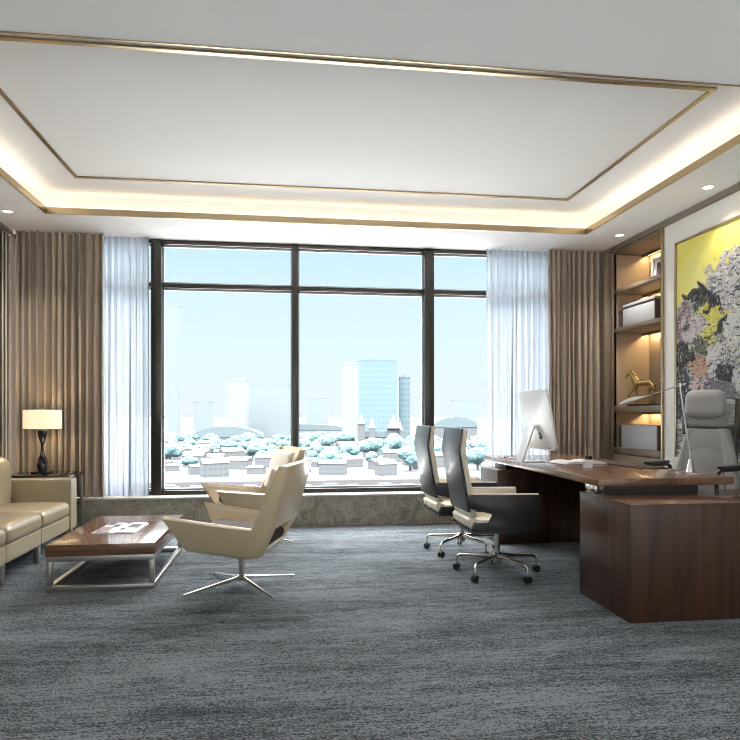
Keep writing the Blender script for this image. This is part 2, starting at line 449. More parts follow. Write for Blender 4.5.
# tray sides and upper ceiling
b.box(TX0 - .16, TX1 + .16, TY0 - .16, TY0 - .10, ZC + .03, ZU + .02); b.box(TX0 - .16, TX1 + .16, TY1 + .10, TY1 + .16, ZC + .03, ZU + .02)
b.box(TX0 - .16, TX0 - .10, TY0 - .16, TY1 + .16, ZC + .03, ZU + .02); b.box(TX1 + .10, TX1 + .16, TY0 - .16, TY1 + .16, ZC + .03, ZU + .02)
b.box(XL - .2, XR + .5, YF - .2, 7.3, ZU, ZU + .3)
ceil = struct(b.build('ceiling', 'ceiling', smooth=False), 'white tray ceiling')
def rectframe(x0, x1, y0, y1, w, z0, z1, name, mat, sign=1):
    b = MB()   # w outward
    b.box(x0 - w, x1 + w, y0 - w, y0, z0, z1); b.box(x0 - w, x1 + w, y1, y1 + w, z0, z1)
    b.box(x0 - w, x0, y0, y1, z0, z1); b.box(x1, x1 + w, y0, y1, z0, z1)
    return struct(b.build(name, mat, smooth=False))
rectframe(TX0, TX1, TY0, TY1, .012, ZC - .004, ZC + .055, 'trim_1', 'brass')['label'] = 'brass edge around the ceiling tray'
rectframe(TX0 + .41, TX1 - .41, TY0 + .42, TY1 - .44, .03, ZU - .012, ZU + .005, 'trim_2', 'brass')['label'] = 'brass rectangle inlaid in the tray ceiling'
# cove LED lights (real strips lying on the lip, behind the brass edge)
CE = 3.2
cx, cy = (TX0 + TX1) / 2, (TY0 + TY1) / 2
for (lx, ly, L, r) in ((cx, TY1 + .055, TX1 - TX0, 0), (cx, TY0 - .055, TX1 - TX0, 0), (TX0 - .055, cy, TY1 - TY0, pi / 2), (TX1 + .055, cy, TY1 - TY0, pi / 2)):
    lamp('cove_light', 'AREA', (lx, ly, ZC + .03), (pi, 0, r), CE * L / 5, (1, .83, .60), shape='RECTANGLE', size=L, size_y=.05)

struct(MB().box(-12, 12, 7.3, 10.2, -.3, 0).build('bounce_slab', plain('bounce_slab_grey', (.25, .247, .243), .8), smooth=False), 'added bounce slab outside the window, hidden below the sill')  # unseen slab added to bounce daylight up onto the ceiling
struct(MB().box(-12, 12, -16, YF - .2, -.3, 0).build('bounce_slab', plain('bounce_slab_white', (.8, .79, .77), .8), smooth=False), 'added pale bounce slab behind the room, out of view')  # bright slab added behind the room to light the ceiling
struct(MB().box(-25, 25, 10.2, 20, -1.5, -1.2).build('bounce_slab', 'ceiling', smooth=False), 'added pale bounce slab below the window, out of view')  # wider slab added out of view for more bounce into the tray
# walls
struct(MB().box(XL - .25, XL - .05, YF - .2, 7.3, 0, ZU).build('wall_left', 'grass', smooth=False))
b = MB()
b.box(XR, XR + .5, YF - .2, 5.80, 0, ZC + .03); b.box(XR, XR + .5, 6.93, 7.3, 0, ZC + .03)
b.box(XR + .44, XR + .5, 5.8, 6.93, 0, ZC + .03); 
struct(b.build('wall_right', 'wall', smooth=False), 'cream wall behind the desk')
wf = MB()   # wall behind the viewer, opened for a window added as a light source
wf.box(XL - .2, -2.3, YF - .2, YF, 0, ZC + .03); wf.box(3.2, XR + .5, YF - .2, YF, 0, ZC + .03)
wf.box(-2.3, 3.2, YF - .2, YF, 0, .3); wf.box(-2.3, 3.2, YF - .2, YF, 2.8, ZC + .03)
struct(wf.build('wall_front', 'wall', smooth=False))
w2 = struct(MB().box(-2.3, 3.2, YF - .12, YF - .04, .3, .36).box(-2.3, 3.2, YF - .12, YF - .04, 2.74, 2.8).build('added_rear_window', 'frame', smooth=False))  # unseen window added to let daylight in from behind
for x in (-2.27, -.9, .45, 1.8, 3.17):
    MB().box(x - .03, x + .03, YF - .12, YF - .04, .36, 2.74).build('mullion', 'frame', w2, smooth=False)
MB().box(-2.3, 3.2, YF - .083, YF - .077, .36, 2.74).build('pane', 'glass', w2, smooth=False)
b = MB()   # granite plinth below the window
b.box(XL - .05, XR, YB, 7.3, 0, .315)
pl = struct(b.build('wall_back', 'granite', smooth=False), 'brown granite plinth under the window')
struct(MB().box(XL - .05, XR, YB - .012, 7.3, .315, .335).build('trim_3', plain('pale_sill', (.45, .43, .40), .3), bevel=.003), 'pale stone window sill')
struct(MB().box(XR - .035, XR, YF, YB + .05, ZC - .05, ZC).build('trim_4', 'shelf', smooth=False), 'bronze ceiling trim on the right wall')
struct(MB().box(XL - .05, XL - .01, YF, YB + .05, ZC - .05, ZC).build('trim_5', 'shelf', smooth=False), 'bronze ceiling trim on the left wall')
struct(MB().box(XR - .015, XR, YF, 5.78, 0, .1).build('baseboard_right', 'bronze', smooth=False))
# slatted cladding on the left wall
b = MB(); y = 1.0; k = 0
while y < 6.9:
    b.box(XL - .05, XL - .036, y, y + .014, 0, ZC); y += .08
struct(b.build('trim_6', 'slat', smooth=False), 'pale upright slats on the left wall')
b = MB(); y = 1.036
while y < 6.9:
    b.box(XL - .05, XL - .042, y, y + .036, 0, ZC); y += .08
struct(b.build('trim_7', 'slat_dark', smooth=False), 'dark upright slats between the pale ones')

# window
w = MB()
zb, zt, ztr = .335, 3.08, 2.575
w.box(XL - .05, XR, YW - .03, YW + .09, zb, zb + .045); w.box(XL - .05, XR, YW - .03, YW + .09, zt - .065, zt)
win = struct(w.build('window_1', 'frame', bevel=.004), 'wide bronze-framed window')
def sub(mb, name, mat, **k): return mb.build(name, mat, win, **k)
for x, hw_, pr in ((-1.358, .052, .05), (.109, .03, .035), (1.609, .052, .05), (3.09, .03, .035), (-2.70, .03, .035)):
    sub(MB().box(x - hw_, x + hw_, YW - pr, YW + .09, zb, zt - .02), 'mullion', 'frame', bevel=.004)
xs = [-2.67, -1.41, -1.306, .079, .139, 1.557, 1.661, 3.06, 3.12, XR]
for i in range(0, 10, 2):
    sub(MB().box(xs[i], xs[i + 1], YW - .03, YW + .09, ztr - .026, ztr + .026), 'transom', 'frame', bevel=.003)
    x0, x1 = xs[i], xs[i + 1]
    for (a, c) in ((zb + .045, ztr - .026), (ztr + .026, zt - .065)):
        f = MB(); t_ = .018
        f.box(x0, x0 + t_, YW + .02, YW + .06, a, c); f.box(x1 - t_, x1, YW + .02, YW + .06, a, c)
        f.box(x0, x1, YW + .02, YW + .06, a, a + t_); f.box(x0, x1, YW + .02, YW + .06, c - t_, c)
        sub(f, 'sash_rim', plain('pale_gasket', (.33, .38, .42), .4) if 'gasket' not in M else M['gasket'], smooth=False)
        sub(MB().box(x0 + .01, x1 - .01, YW + .037, YW + .043, a + .01, c - .01), 'pane', 'glass', smooth=False)

# ------------------------------------------------------------------ curtains
def curtain(name, x0, x1, yc, amp, folds, mat, label, cat, group, seed, z0=.338, z1=3.0598, bot=0):
    rnd = random.Random(seed); N = folds * 14; rows = 9
    ph = [rnd.uniform(.75, 1.25) for _ in range(folds + 2)]; am = [rnd.uniform(.6, 1.1) for _ in range(folds + 2)]
    tot = sum(ph[:folds]); bm = bmesh.new(); grid = []
    for r in range(rows + 1):
        f = r / rows; z = z1 + (z0 - z1) * f; row = []
        for i in range(N + 1):
            u = i / N * folds; k = min(int(u), folds - 1); fr = u - k
            xpos = (sum(ph[:k]) + ph[k] * fr) / tot
            A = amp * (am[k] * (1 - fr) + am[k + 1] * fr) * (1 + .12 * sin(3 * f + k))
            s = cos(2 * pi * fr)
            x = x0 + (x1 - x0) * xpos + .008 * sin(2 * pi * fr * 2 + k) + .012 * f * sin(k * 2.1 + f * 3)
            y_ = yc - A * math.copysign(abs(s) ** .7, s) + .006 * sin(9 * f + 2 * k)
            row.append(bm.verts.new((x, y_, z)))
        grid.append(row)
    for r in range(rows):
        for i in range(N): bm.faces.new((grid[r][i], grid[r][i + 1], grid[r + 1][i + 1], grid[r + 1][i]))
    me = bpy.data.meshes.new(name); bm.to_mesh(me); bm.free(); me.materials.append(M[mat]); finish(me, 80)
    o = bpy.data.objects.new(name, me); COL.objects.link(o)
    if mat != 'sheer':
        md = o.modifiers.new('s', 'SOLIDIFY'); md.thickness = .004; md.offset = 0; bake(o, 80)
    return tag(o, label, cat, group)
curtain('drape_curtain', -2.70, -1.855, 6.945, .055, 12, 'drape', 'taupe brown pleated drape hanging behind the table lamp', 'curtain', 'brown drapes', 3)
curtain('drape_curtain', 2.96, 3.60, 6.945, .055, 10, 'drape', 'taupe brown pleated drape hanging beside the lit bookcase', 'curtain', 'brown drapes', 4)
curtain('sheer_curtain', -1.885, -1.42, 7.01, .022, 7, 'sheer', 'white sheer curtain hanging next to the drape behind the lamp', 'curtain', 'white sheers', 5)
curtain('sheer_curtain', 2.25, 2.99, 7.01, .022, 10, 'sheer', 'white sheer curtain hanging behind the desktop computer', 'curtain', 'white sheers', 6)

# ------------------------------------------------------------------ downlights
def downlight(x, y, e, label, vis=True):
    t = thing('downlight', label, 'ceiling light', (x, y, ZC), 0, 'recessed ceiling spotlights')
    MB().lathe([(.052, 0), (.052, -.004), (.040, -.006), (.038, -.001)], seg=28).build('rim', 'trimwhite', t)
    MB().lathe([(.037, -.001), (.037, -.004), (.02, -.005)], seg=20).build('lens', 'downlight', t)
    l = lamp('spot', 'SPOT', (x, y, ZC - .02), (0, 0, 0), e, (1, .93, .84), spot_size=radians(105), spot_blend=.9, shadow_soft_size=.035)
    return t
DL = 62
downlight(-2.52, 6.26, DL, 'round recessed spotlight in the ceiling above the slatted wall')
downlight(3.445, 6.26, DL, 'round recessed spotlight in the ceiling above the lit bookcase')
downlight(3.435, 4.84, 30, 'round recessed spotlight in the ceiling above the abstract painting')
# unseen fill spots added at the soffit, above and behind the viewer
for x in (-2.3, -.8, .8, 2.3, 3.3):
    for y in (-1.6, .6, 2.6):
        lamp('spot', 'SPOT', (x, y, ZC - .02), (0, 0, 0), 10, (1, .95, .88), spot_size=radians(150), spot_blend=.9, shadow_soft_size=.06)

# ------------------------------------------------------------------ bookcase in the right wall
Y0b, Y1b, XBK = 5.82, 6.75, 4.07
bc = thing('bookcase', 'tall built-in bookcase with warm lit shelves beside the painting', 'bookcase', (XR, (Y0b + Y1b) / 2, 0))
OB = Vector(bc.location)
def B(x0, x1, y0, y1, z0, z1): return MB().box(x0 - OB.x, x1 - OB.x, y0 - OB.y, y1 - OB.y, z0, z1)
B(XBK, XBK + .015, Y0b - .02, Y1b + .02, 0, 3.055).build('back_panel', 'back_panel', bc, smooth=False)
B(XR, XBK, Y1b, Y1b + .018, .0, 3.055).build('side_panel', 'back_panel', bc, smooth=False)
B(XR, XBK, Y0b - .018, Y0b, .0, 3.055).build('side_panel', 'back_panel', bc, smooth=False)
B(XR - .09, XR + .03, Y1b + .045, Y1b + .10, .34, 3.01).box(-.02, .03, Y1b - OB.y, Y1b + .05 - OB.y, .34, 3.01).build('post', 'shelf', bc, bevel=.003)
B(XR - .025, XR + .03, Y0b - .025, Y0b, 0, 3.01).build('post', 'brass', bc, bevel=.003)
B(XR - .01, XBK, Y0b, Y1b, 2.985, 3.01).build('top_rail', 'shelf', bc, bevel=.002)
SH = [(2.537, 2.58), (2.106, 2.15), (1.225, 1.285), (.765, .83)]
for a, c in SH:
    B(XR - .005, XBK, Y0b, Y1b, a, c).build('shelf', 'shelf', bc, bevel=.002)
B(XR - .01, XR + .012, Y0b + .005, Y1b - .003, .08, .755).build('door', plain('khaki_veneer', (.22, .18, .12), .4, var=.05), bc, bevel=.003)
for z in (2.985, 2.537, 2.106, 1.225):
    B(XBK - .085, XBK - .078, Y0b + .001, Y1b - .001, z - .028, z).build('light_lip', 'shelf', bc, smooth=False)
    B(XBK - .04, XBK - .02, Y0b + .02, Y1b - .02, z - .006, z - .001).build('light_strip', 'led', bc, smooth=False)
    lamp('shelf_light', 'AREA', (XBK - .05, (Y0b + Y1b) / 2, z - .009), (0, 0, pi / 2), 5.5, (1, .68, .34), shape='RECTANGLE', size=.88, size_y=.02)

def storage_box(label, x0, y0, y1, z0, h, lidded=True):
    t = thing('storage_box', label, 'box', (x0, (y0 + y1) / 2, z0), 0, 'storage boxes in the bookcase'); L = (y1 - y0) / 2
    d = .26
    MB().box(.012, d, -L, L, 0, h - .045 if lidded else h).build('body', 'darkbox', t, bevel=.002)
    MB().box(0, .012, -L + .002, L - .002, .002, h - .05 if lidded else h - .002).build('front_panel', 'box', t, bevel=.002)
    if lidded:
        MB().box(.004, d, -L - .002, L + .002, h - .045, h - .03).build('band', 'darkbox', t)
        MB().box(0, d + .002, -L - .003, L + .003, h - .03, h).build('lid', 'box', t, bevel=.003)
    return t
storage_box('white fronted storage box with dark band under its lid on upper shelf', 3.685, 6.02, 6.63, 2.15, .245)
storage_box('plain white fronted storage box on the lowest open shelf', 3.685, 5.98, 6.66, .83, .255, False)
def dark_box(label, x0, x1, y0, y1, z0, h):
    t = tag(MB().box(0, x1 - x0, 0, y1 - y0, 0, h).box(-.003, x1 - x0 + .003, -.003, y1 - y0 + .003, h - .04, h + .002).build('storage_box', 'darkbox', bevel=.003), label, 'box', 'storage boxes in the bookcase')
    t.location = (x0, y0, z0)
dark_box('slim dark storage box left of the banded white box on the upper shelf', 3.70, 3.96, 6.642, 6.742, 2.15, .20)
dark_box('slim dark storage box left of the plain white box on the lowest open shelf', 3.70, 3.96, 6.668, 6.743, .83, .235)

# picture frame on the top shelf
t = thing('photo_frame', 'silver photo frame holding a dark picture on the top shelf', 'photo frame', (3.80, 6.10, 2.58), radians(215))
rx = Matrix.Rotation(radians(-12), 4, 'Y')
fm = MB()
for (a, c, d, e_) in ((-.10, .10, 0, .025), (-.10, .10, .215, .24), (-.10, -.075, .025, .215), (.075, .10, .025, .215)):
    fm.box(-.008, .008, a, c, d, e_, rx)
fm.build('frame', 'satin', t, bevel=.002)
MB().box(-.004, .002, -.076, .076, .024, .216, rx).build('mount', 'paper', t)
MB().box(.002, .004, -.045, .045, .05, .185, rx).build('picture', 'ink', t)
MB().tube([(-.01, 0, .14), (-.09, 0, .003)], .006).build('strut', 'black', t)
# small upright figure behind frame
o = MB().lathe([(.018, 0), (.02, .015), (.008, .05), (.014, .14), (.022, .20), (.012, .245), (.004, .262)], seg=14).build('figurine', 'brass')
tag(o, 'small brass figurine standing behind the silver photo frame', 'figurine').location = (3.93, 6.12, 2.58)

# ------------------------------------------------------------------ horse sculpture
def skin_mesh(name, verts, edges, radii, mat, parent=None, sub=2, root=0):
    me = bpy.data.meshes.new(name); me.from_pydata(verts, edges, []); o = bpy.data.objects.new(name, me); COL.objects.link(o)
    md = o.modifiers.new('k', 'SKIN'); md.use_smooth_shade = True
    for i, r in enumerate(radii):
        rr = r if isinstance(r, tuple) else (r, r)
        me.skin_vertices[0].data[i].radius = rr
    me.skin_vertices[0].data[root].use_root = True
    s_ = o.modifiers.new('s', 'SUBSURF'); s_.levels = sub; s_.render_levels = sub
    bake(o, 0); o.data.polygons.foreach_set('use_smooth', [True] * len(o.data.polygons))
    o.data.materials.clear(); o.data.materials.append(M[mat])
    if parent: o.parent = parent
    return o
def horse():
    t = thing('horse_sculpture', 'bronze walking horse sculpture on black base on the middle shelf', 'sculpture', (3.83, 6.44, 1.285), rz_of(-.7, .7))
    MB().box(-.17, .17, -.05, .05, 0, .022).build('base', 'black', t, bevel=.003)
    # local: +x head, z up
    V = []; E = []; R = []
    def chain(pts, rs, start=None):
        prev = start
        for p_, r in zip(pts, rs):
            V.append(p_); R.append(r); i = len(V) - 1
            if prev is not None: E.append((prev, i))
            prev = i
        return prev
    chain([(0, 0, .250)], [.036])
    a = chain([(.05, 0, .250), (.085, 0, .258)], [.038, .038], 0); chest = a
    bk = chain([(-.05, 0, .254), (-.09, 0, .262)], [.036, .039], 0); hip = bk
    nk = chain([(.112, 0, .300), (.128, 0, .335), (.142, 0, .362)], [(.020, .030), (.015, .022), (.013, .018)], chest)
    hd = chain([(.166, 0, .352), (.186, 0, .325), (.196, 0, .306)], [.0155, .011, .009], nk)
    for sy, fwd in ((.020, .055), (-.020, -.012)):
        chain([(.09, sy, .215), (.10 + fwd * .7, sy, .145), (.098 + fwd * 1.0, sy, .125), (.10 + fwd * 1.4, sy, .055), (.102 + fwd * 1.5, sy, .040), (.114 + fwd * 1.5, sy, .030)], [.019, .010, .0095, .0062, .008, .0095], chest)
    for sy, fwd in ((.022, -.035), (-.022, .045)):
        chain([(-.092, sy, .215), (-.072 + fwd, sy, .165), (-.112 + fwd, sy, .125), (-.108 + fwd, sy, .055), (-.102 + fwd, sy, .040), (-.088 + fwd, sy, .030)], [.026, .015, .0095, .0066, .008, .0095], hip)
    skin_mesh('body', V, E, R, 'bronze_art', t)
    MB().tube([(-.115, 0, .282), (-.145, 0, .296), (-.172, 0, .265), (-.188, 0, .20), (-.205, 0, .14)], [.007, .010, .013, .011, .003]).build('tail', 'bronze_art', t)
    MB().tube([(.140, 0, .385), (.118, 0, .362), (.096, 0, .325), (.070, 0, .292)], [.004, .009, .011, .005], flat=1.3).build('mane', 'bronze_art', t)
    e_ = MB()
    for s in (-1, 1): e_.tube([(.143, s * .009, .372), (.143, s * .012, .396)], [.006, .001], 6)
    e_.build('ears', 'bronze_art', t)
horse()

# ------------------------------------------------------------------ painting
pt = thing('painting', 'large yellow, black and white abstract painting in thin brass frame', 'painting', (XR - .03, 4.6, 1.8))
PY0, PY1, PZ0, PZ1 = -1.15, .97, -1.0, .997
fr = MB(); q = .022
fr.box(-.012, .03, PY0, PY1, PZ0, PZ0 + q); fr.box(-.012, .03, PY0, PY1, PZ1 - q, PZ1)
fr.box(-.012, .03, PY0, PY0 + q, PZ0, PZ1); fr.box(-.012, .03, PY1 - q, PY1, PZ0, PZ1)
fr.build('frame', 'brass', pt, bevel=.002)
cv = MB().box(.0, .025, PY0 + q, PY1 - q, PZ0 + q, PZ1 - q).build('canvas', 'art', pt, smooth=False)

# ------------------------------------------------------------------ desk
DX0, DX1, DY0, DY1 = 1.95, 2.88, 3.80, 6.15
dk = thing('executive_desk', 'long walnut executive desk with low cabinets under both ends', 'desk', (DX0, DY0, 0))
def D(x0, x1, y0, y1, z0, z1): return MB().box(x0 - DX0, x1 - DX0, y0 - DY0, y1 - DY0, z0, z1)
D(DX0, DX1, DY0, DY1, .745, .79).build('desktop', 'walnut_y', dk, bevel=.003)
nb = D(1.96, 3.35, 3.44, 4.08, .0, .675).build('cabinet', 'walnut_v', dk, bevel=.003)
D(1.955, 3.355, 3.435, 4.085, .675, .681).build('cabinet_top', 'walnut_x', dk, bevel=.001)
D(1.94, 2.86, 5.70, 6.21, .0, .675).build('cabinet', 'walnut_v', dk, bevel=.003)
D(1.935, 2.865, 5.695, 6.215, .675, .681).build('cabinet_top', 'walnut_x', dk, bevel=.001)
D(2.02, 2.66, 3.86, 4.06, .681, .745).build('riser', 'black', dk)
D(2.05, 2.80, 5.78, 6.10, .681, .745).build('riser', 'black', dk)
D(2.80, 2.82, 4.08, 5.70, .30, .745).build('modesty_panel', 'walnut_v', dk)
D(1.985, 2.02, 3.92, 4.05, .685, .745).build('bracket', 'chrome', dk, bevel=.003)

# computer
def computer():
    t = thing('desktop_computer', 'silver white all-in-one computer on slanted stand, seen from behind', 'computer', (2.10, 5.28, .79), radians(0))
    TZ = Matrix.Translation((.045, 0, .36)) @ Matrix.Rotation(radians(-10), 4, 'Y')
    # screen body: thin rim with a bulging back towards -x
    b = MB(); rings = []
    for (d, sy, sz) in ((.012, .325, .26), (0, .325, .26), (-.006, .322, .257), (-.022, .25, .19), (-.034, .12, .10), (-.036, .03, .03)):
        ring = []
        for k in range(48):
            a = 2 * pi * k / 48; e_ = .18 if sy > .3 else .45
            ring.append(TZ @ Vector((d, math.copysign(abs(cos(a)) ** e_, cos(a)) * sy, math.copysign(abs(sin(a)) ** e_, sin(a)) * sz)))
        rings.append(ring)
    b.ringloft(rings).build('housing', 'alu', t)
    MB().box(.0125, .014, -.31, .31, -.17, .245, TZ).build('screen', 'black', t)
    MB().prism([(-.045, -.36 + .362), (-.030, .0), (-.012, .335), (-.03, .34)], -.07, .07, 'y').build
    # stand: slanted sheet from foot up to the middle of the back
    MB().prism([(-.115, .008), (-.100, .008), (-.004, .30), (-.016, .31)], -.085, .085, 'y').build('stand', 'alu', t, bevel=.003)
    MB().box(-.115, .10, -.095, .095, 0, .008).build('foot', 'alu', t, bevel=.003)
    MB().box(-.012, -.009, -.20, .20, .228, .233, TZ).build('vent', 'satin', t)
    # bitten round fruit mark, low on the back
    b = MB(); pts = []
    for k in range(22):
        a = 2 * pi * k / 22; r = .030 * (1 - .12 * abs(cos(a)) ** 4)
        if cos(a) > .86: r *= .62
        pts.append((r * cos(a), r * 1.05 * sin(a)))
    b.prism(pts, -.036, -.020, 'x', TZ @ Matrix.Translation((0, -.10, -.13)))
    b.prism([(0, .033), (.009, .039), (.015, .054), (.004, .048)], -.036, -.020, 'x', TZ @ Matrix.Translation((0, -.10, -.13)))
    b.build('emblem', 'rubber', t)
    b = MB(); b.prism([(.011 * cos(2 * pi * k / 16), .026 * sin(2 * pi * k / 16)) for k in range(16)], -.031, -.028, 'x', TZ @ Matrix.Translation((0, .02, .12)))
    b.build('white_oval', 'paper', t)  # plain white oval high on the housing
    MB().box(-.020, -.015, -.25, -.20, -.235, -.228, TZ).build('port', 'rubber', t)
computer()

# desk lamp
def desk_lamp():
    t = thing('desk_lamp', 'slender silver desk lamp with long jointed arm and flat head', 'lamp', (2.79, 4.12, .79))
    MB().lathe([(.095, 0), (.095, .006), (.03, .010), (.028, .012), (.013, .09), (.006, .10)], seg=32).build('base', 'chrome', t)
    el = Vector((-.06, .03, .61)); hd = Vector((-.255, .115, .535))
    MB().tube([(0, 0, .09), (-.012, .006, .20), el], .0055, 8).build('lower_arm', 'satin', t)
    MB().tube([el + Vector((.035, -.016, .012)), el, hd], .005, 8).build('upper_arm', 'satin', t)
    MB().lathe([(.012, -.014), (.014, 0), (.012, .014)], el, 14).build('joint', 'chrome', t)
    d = (hd - el); d.z = 0; d.normalize(); s_ = Vector((-d.y, d.x, 0)); rings = []
    for f, wd, th in ((0, .006, .006), (.03, .014, .012), (.07, .038, .022), (.12, .046, .026), (.16, .036, .018), (.185, .010, .004)):
        c = hd + d * f + Vector((0, 0, -.32 * f))
        rings.append([c + s_ * wd * cos(2 * pi * k / 14) + Vector((0, 0, 1)) * th * (sin(2 * pi * k / 14) if sin(2 * pi * k / 14) > 0 else .3 * sin(2 * pi * k / 14)) for k in range(14)])
    MB().ringloft(rings).build('head', 'alu', t)
desk_lamp()

# things on the desk
t = thing('open_book', 'open white book lying on the desk near the pen pot', 'book', (2.41, 5.06, .79), radians(8))
for s in (-1, 1):
    pts = [(0, .004)] + [(s * .19 * k / 8, .004 + .022 * sin(pi * min(1, k / 8 * .9 + .08)) ** .7) for k in range(1, 9)] + [(s * .19, .002)]
    MB().prism(pts, -.13, .13, 'y').build('page_block', 'paper', t, ang=50)
MB().box(-.195, .195, -.135, .135, 0, .003).build('cover', 'rubber', t)
t = thing('pen_pot', 'black pen pot with pens in it on the desk', 'pen pot', (2.40, 4.84, .79))
MB().lathe([(.026, 0), (.028, .075), (.025, .075), (.024, .006)], seg=20).build('pot', 'black', t)
for k, (dx, dy, mm) in enumerate(((.012, .02, 'brass'), (-.018, .012, 'satin'), (.006, -.02, 'brass'))):
    MB().tube([(dx * .3, dy * .3, .01), (dx * 1.1, dy * 1.1, .135)], .0035, 8).build('pen', mm, t)
t = thing('card_holder', 'small white card block standing beside the black pen pot', 'card holder', (2.29, 4.63, .79), radians(-15))
rxx = Matrix.Rotation(radians(8), 4, 'X')
MB().box(-.035, .035, 0, .006, .004, .058, rxx).box(-.035, .035, .012, .018, .004, .058, rxx).build('cards', 'paper', t, bevel=.001)
MB().box(-.03, .03, -.008, .03, 0, .006).build('stand', 'alu', t)
t = thing('desk_pad', 'flat dark leather writing pad on the desk', 'desk pad', (2.78, 4.80, .79))
MB().box(-.15, .075, -.33, .33, 0, .005).build('mat', 'brown_leather', t, bevel=.002)
MB().box(-.15, -.13, -.33, .33, .005, .008).build('side_band', 'dark_leather', t, bevel=.001)
t = thing('paper_sheet', 'small loose papers near the far corner of the desk', 'paper', (2.05, 5.75, .79), .2)
MB().box(-.05, .05, -.10, .10, 0, .004).build('sheet', plain('kraft_paper', (.30, .2, .1), .6), t)
MB().tube([(-.04, -.02, .009), (.05, .06, .009)], .004, 8).build('pen', 'black', t)

# ------------------------------------------------------------------ coffee table
KX0, KX1, KY0, KY1 = -1.60, -.89, 4.56, 5.81
ct = thing('coffee_table', 'low rectangular walnut coffee table on square chrome tube frame', 'coffee table', (KX0, KY0, 0))
W, L = KX1 - KX0, KY1 - KY0
MB().box(0, W, 0, L, .237, .315).build('tabletop', 'walnut_x', ct, bevel=.003)
f = MB(); u = .036
for y_ in (.004, L - .004 - u):
    f.box(.004, W - .004, y_, y_ + u, 0, u); f.box(.004, W - .004, y_, y_ + u, .237 - u, .2365)
for x_ in (.004, W - .004 - u):
    f.box(x_, x_ + u, .004 + u, L - .004 - u, 0, u); f.box(x_, x_ + u, .004 + u, L - .004 - u, .237 - u, .2365)
f.build('frame', 'satin', ct, bevel=.002)
for x_ in (.004, W - .004 - u):
    for y_ in (.004, L - .004 - u):
        MB().box(x_, x_ + u, y_, y_ + u, u, .237 - u).build('leg', 'satin', ct, bevel=.002)
# magazine
t = thing('magazine', 'open magazine with printed pictures lying on the coffee table', 'magazine', (-1.255, 5.16, .315), radians(-3))
for s in (-1, 1):
    pts = [(0, .001)] + [(s * .155 * k / 6, .003 + .009 * sin(pi * (k / 6 * .85 + .1)) ** .6) for k in range(1, 7)] + [(s * .155, .0)]
    MB().prism(pts, -.21, .21, 'y').build('page', 'paper', t, ang=50)
def pic(x0, x1, y0, y1, mm): MB().box(x0, x1, y0, y1, .0105, .0135).build('printed_picture', mm, t)
pic(-.135, -.08, .10, .19, 'ink'); pic(-.14, -.05, -.12, .02, 'ink_red'); pic(-.07, -.03, .0, .12, 'ink'); pic(.05, .13, -.02, .14, 'ink'); pic(.02, .05, -.10, -.04, 'ink'); pic(-.13, -.04, -.18, -.15, 'ink')

# ------------------------------------------------------------------ sofa
SX0, SX1, SYN, SYF = -2.66, -1.93, 3.97, 6.31
sf = thing('sofa', 'long tan leather three-seat sofa with slim arms along slatted wall', 'sofa', (SX0, SYN, 0))
def S(x0, x1, y0, y1, z0, z1, r, puff=(0, 0, 0), n=10): return MB().cushion(x0 - SX0, x1 - SX0, y0 - SYN, y1 - SYN, z0, z1, r, puff, n)
S(SX0, SX1 , 6.14, SYF, .145, .61, .018).build('arm', 'sofa', sf)
S(SX0, SX1 , SYN, 4.14, .145, .61, .018).build('arm', 'sofa', sf)
for k in range(3):
    y0 = 4.14 + k * .6667; y1 = y0 + .6667
    S(SX0 + .03, SX1 - .012, y0 + .003, y1 - .003, .145, .275, .012).build('base_panel', 'sofa', sf)
    S(SX0 + .16, SX1 - .002, y0 + .002, y1 - .002, .27, .405, .05, (0, 0, .02), 14).build('seat_cushion', 'sofa', sf)
    S(SX0 + .02, SX0 + .24, y0 + .002, y1 - .002, .30, .82, .09, (.03, 0, .015), 12).build('back_cushion', 'sofa', sf)
S(SX0, SX0 + .06, 4.14, 6.14, .145, .66, .02).build('back_frame', 'sofa', sf)
for y_ in (4.02, 4.81, 5.47, 6.26):
    for x_ in (SX1 - .05, SX0 + .05):
        MB().box(x_ - .02 - SX0, x_ + .02 - SX0, y_ - .02 - SYN, y_ + .02 - SYN, 0, .147).build('leg', 'satin', sf, bevel=.002)

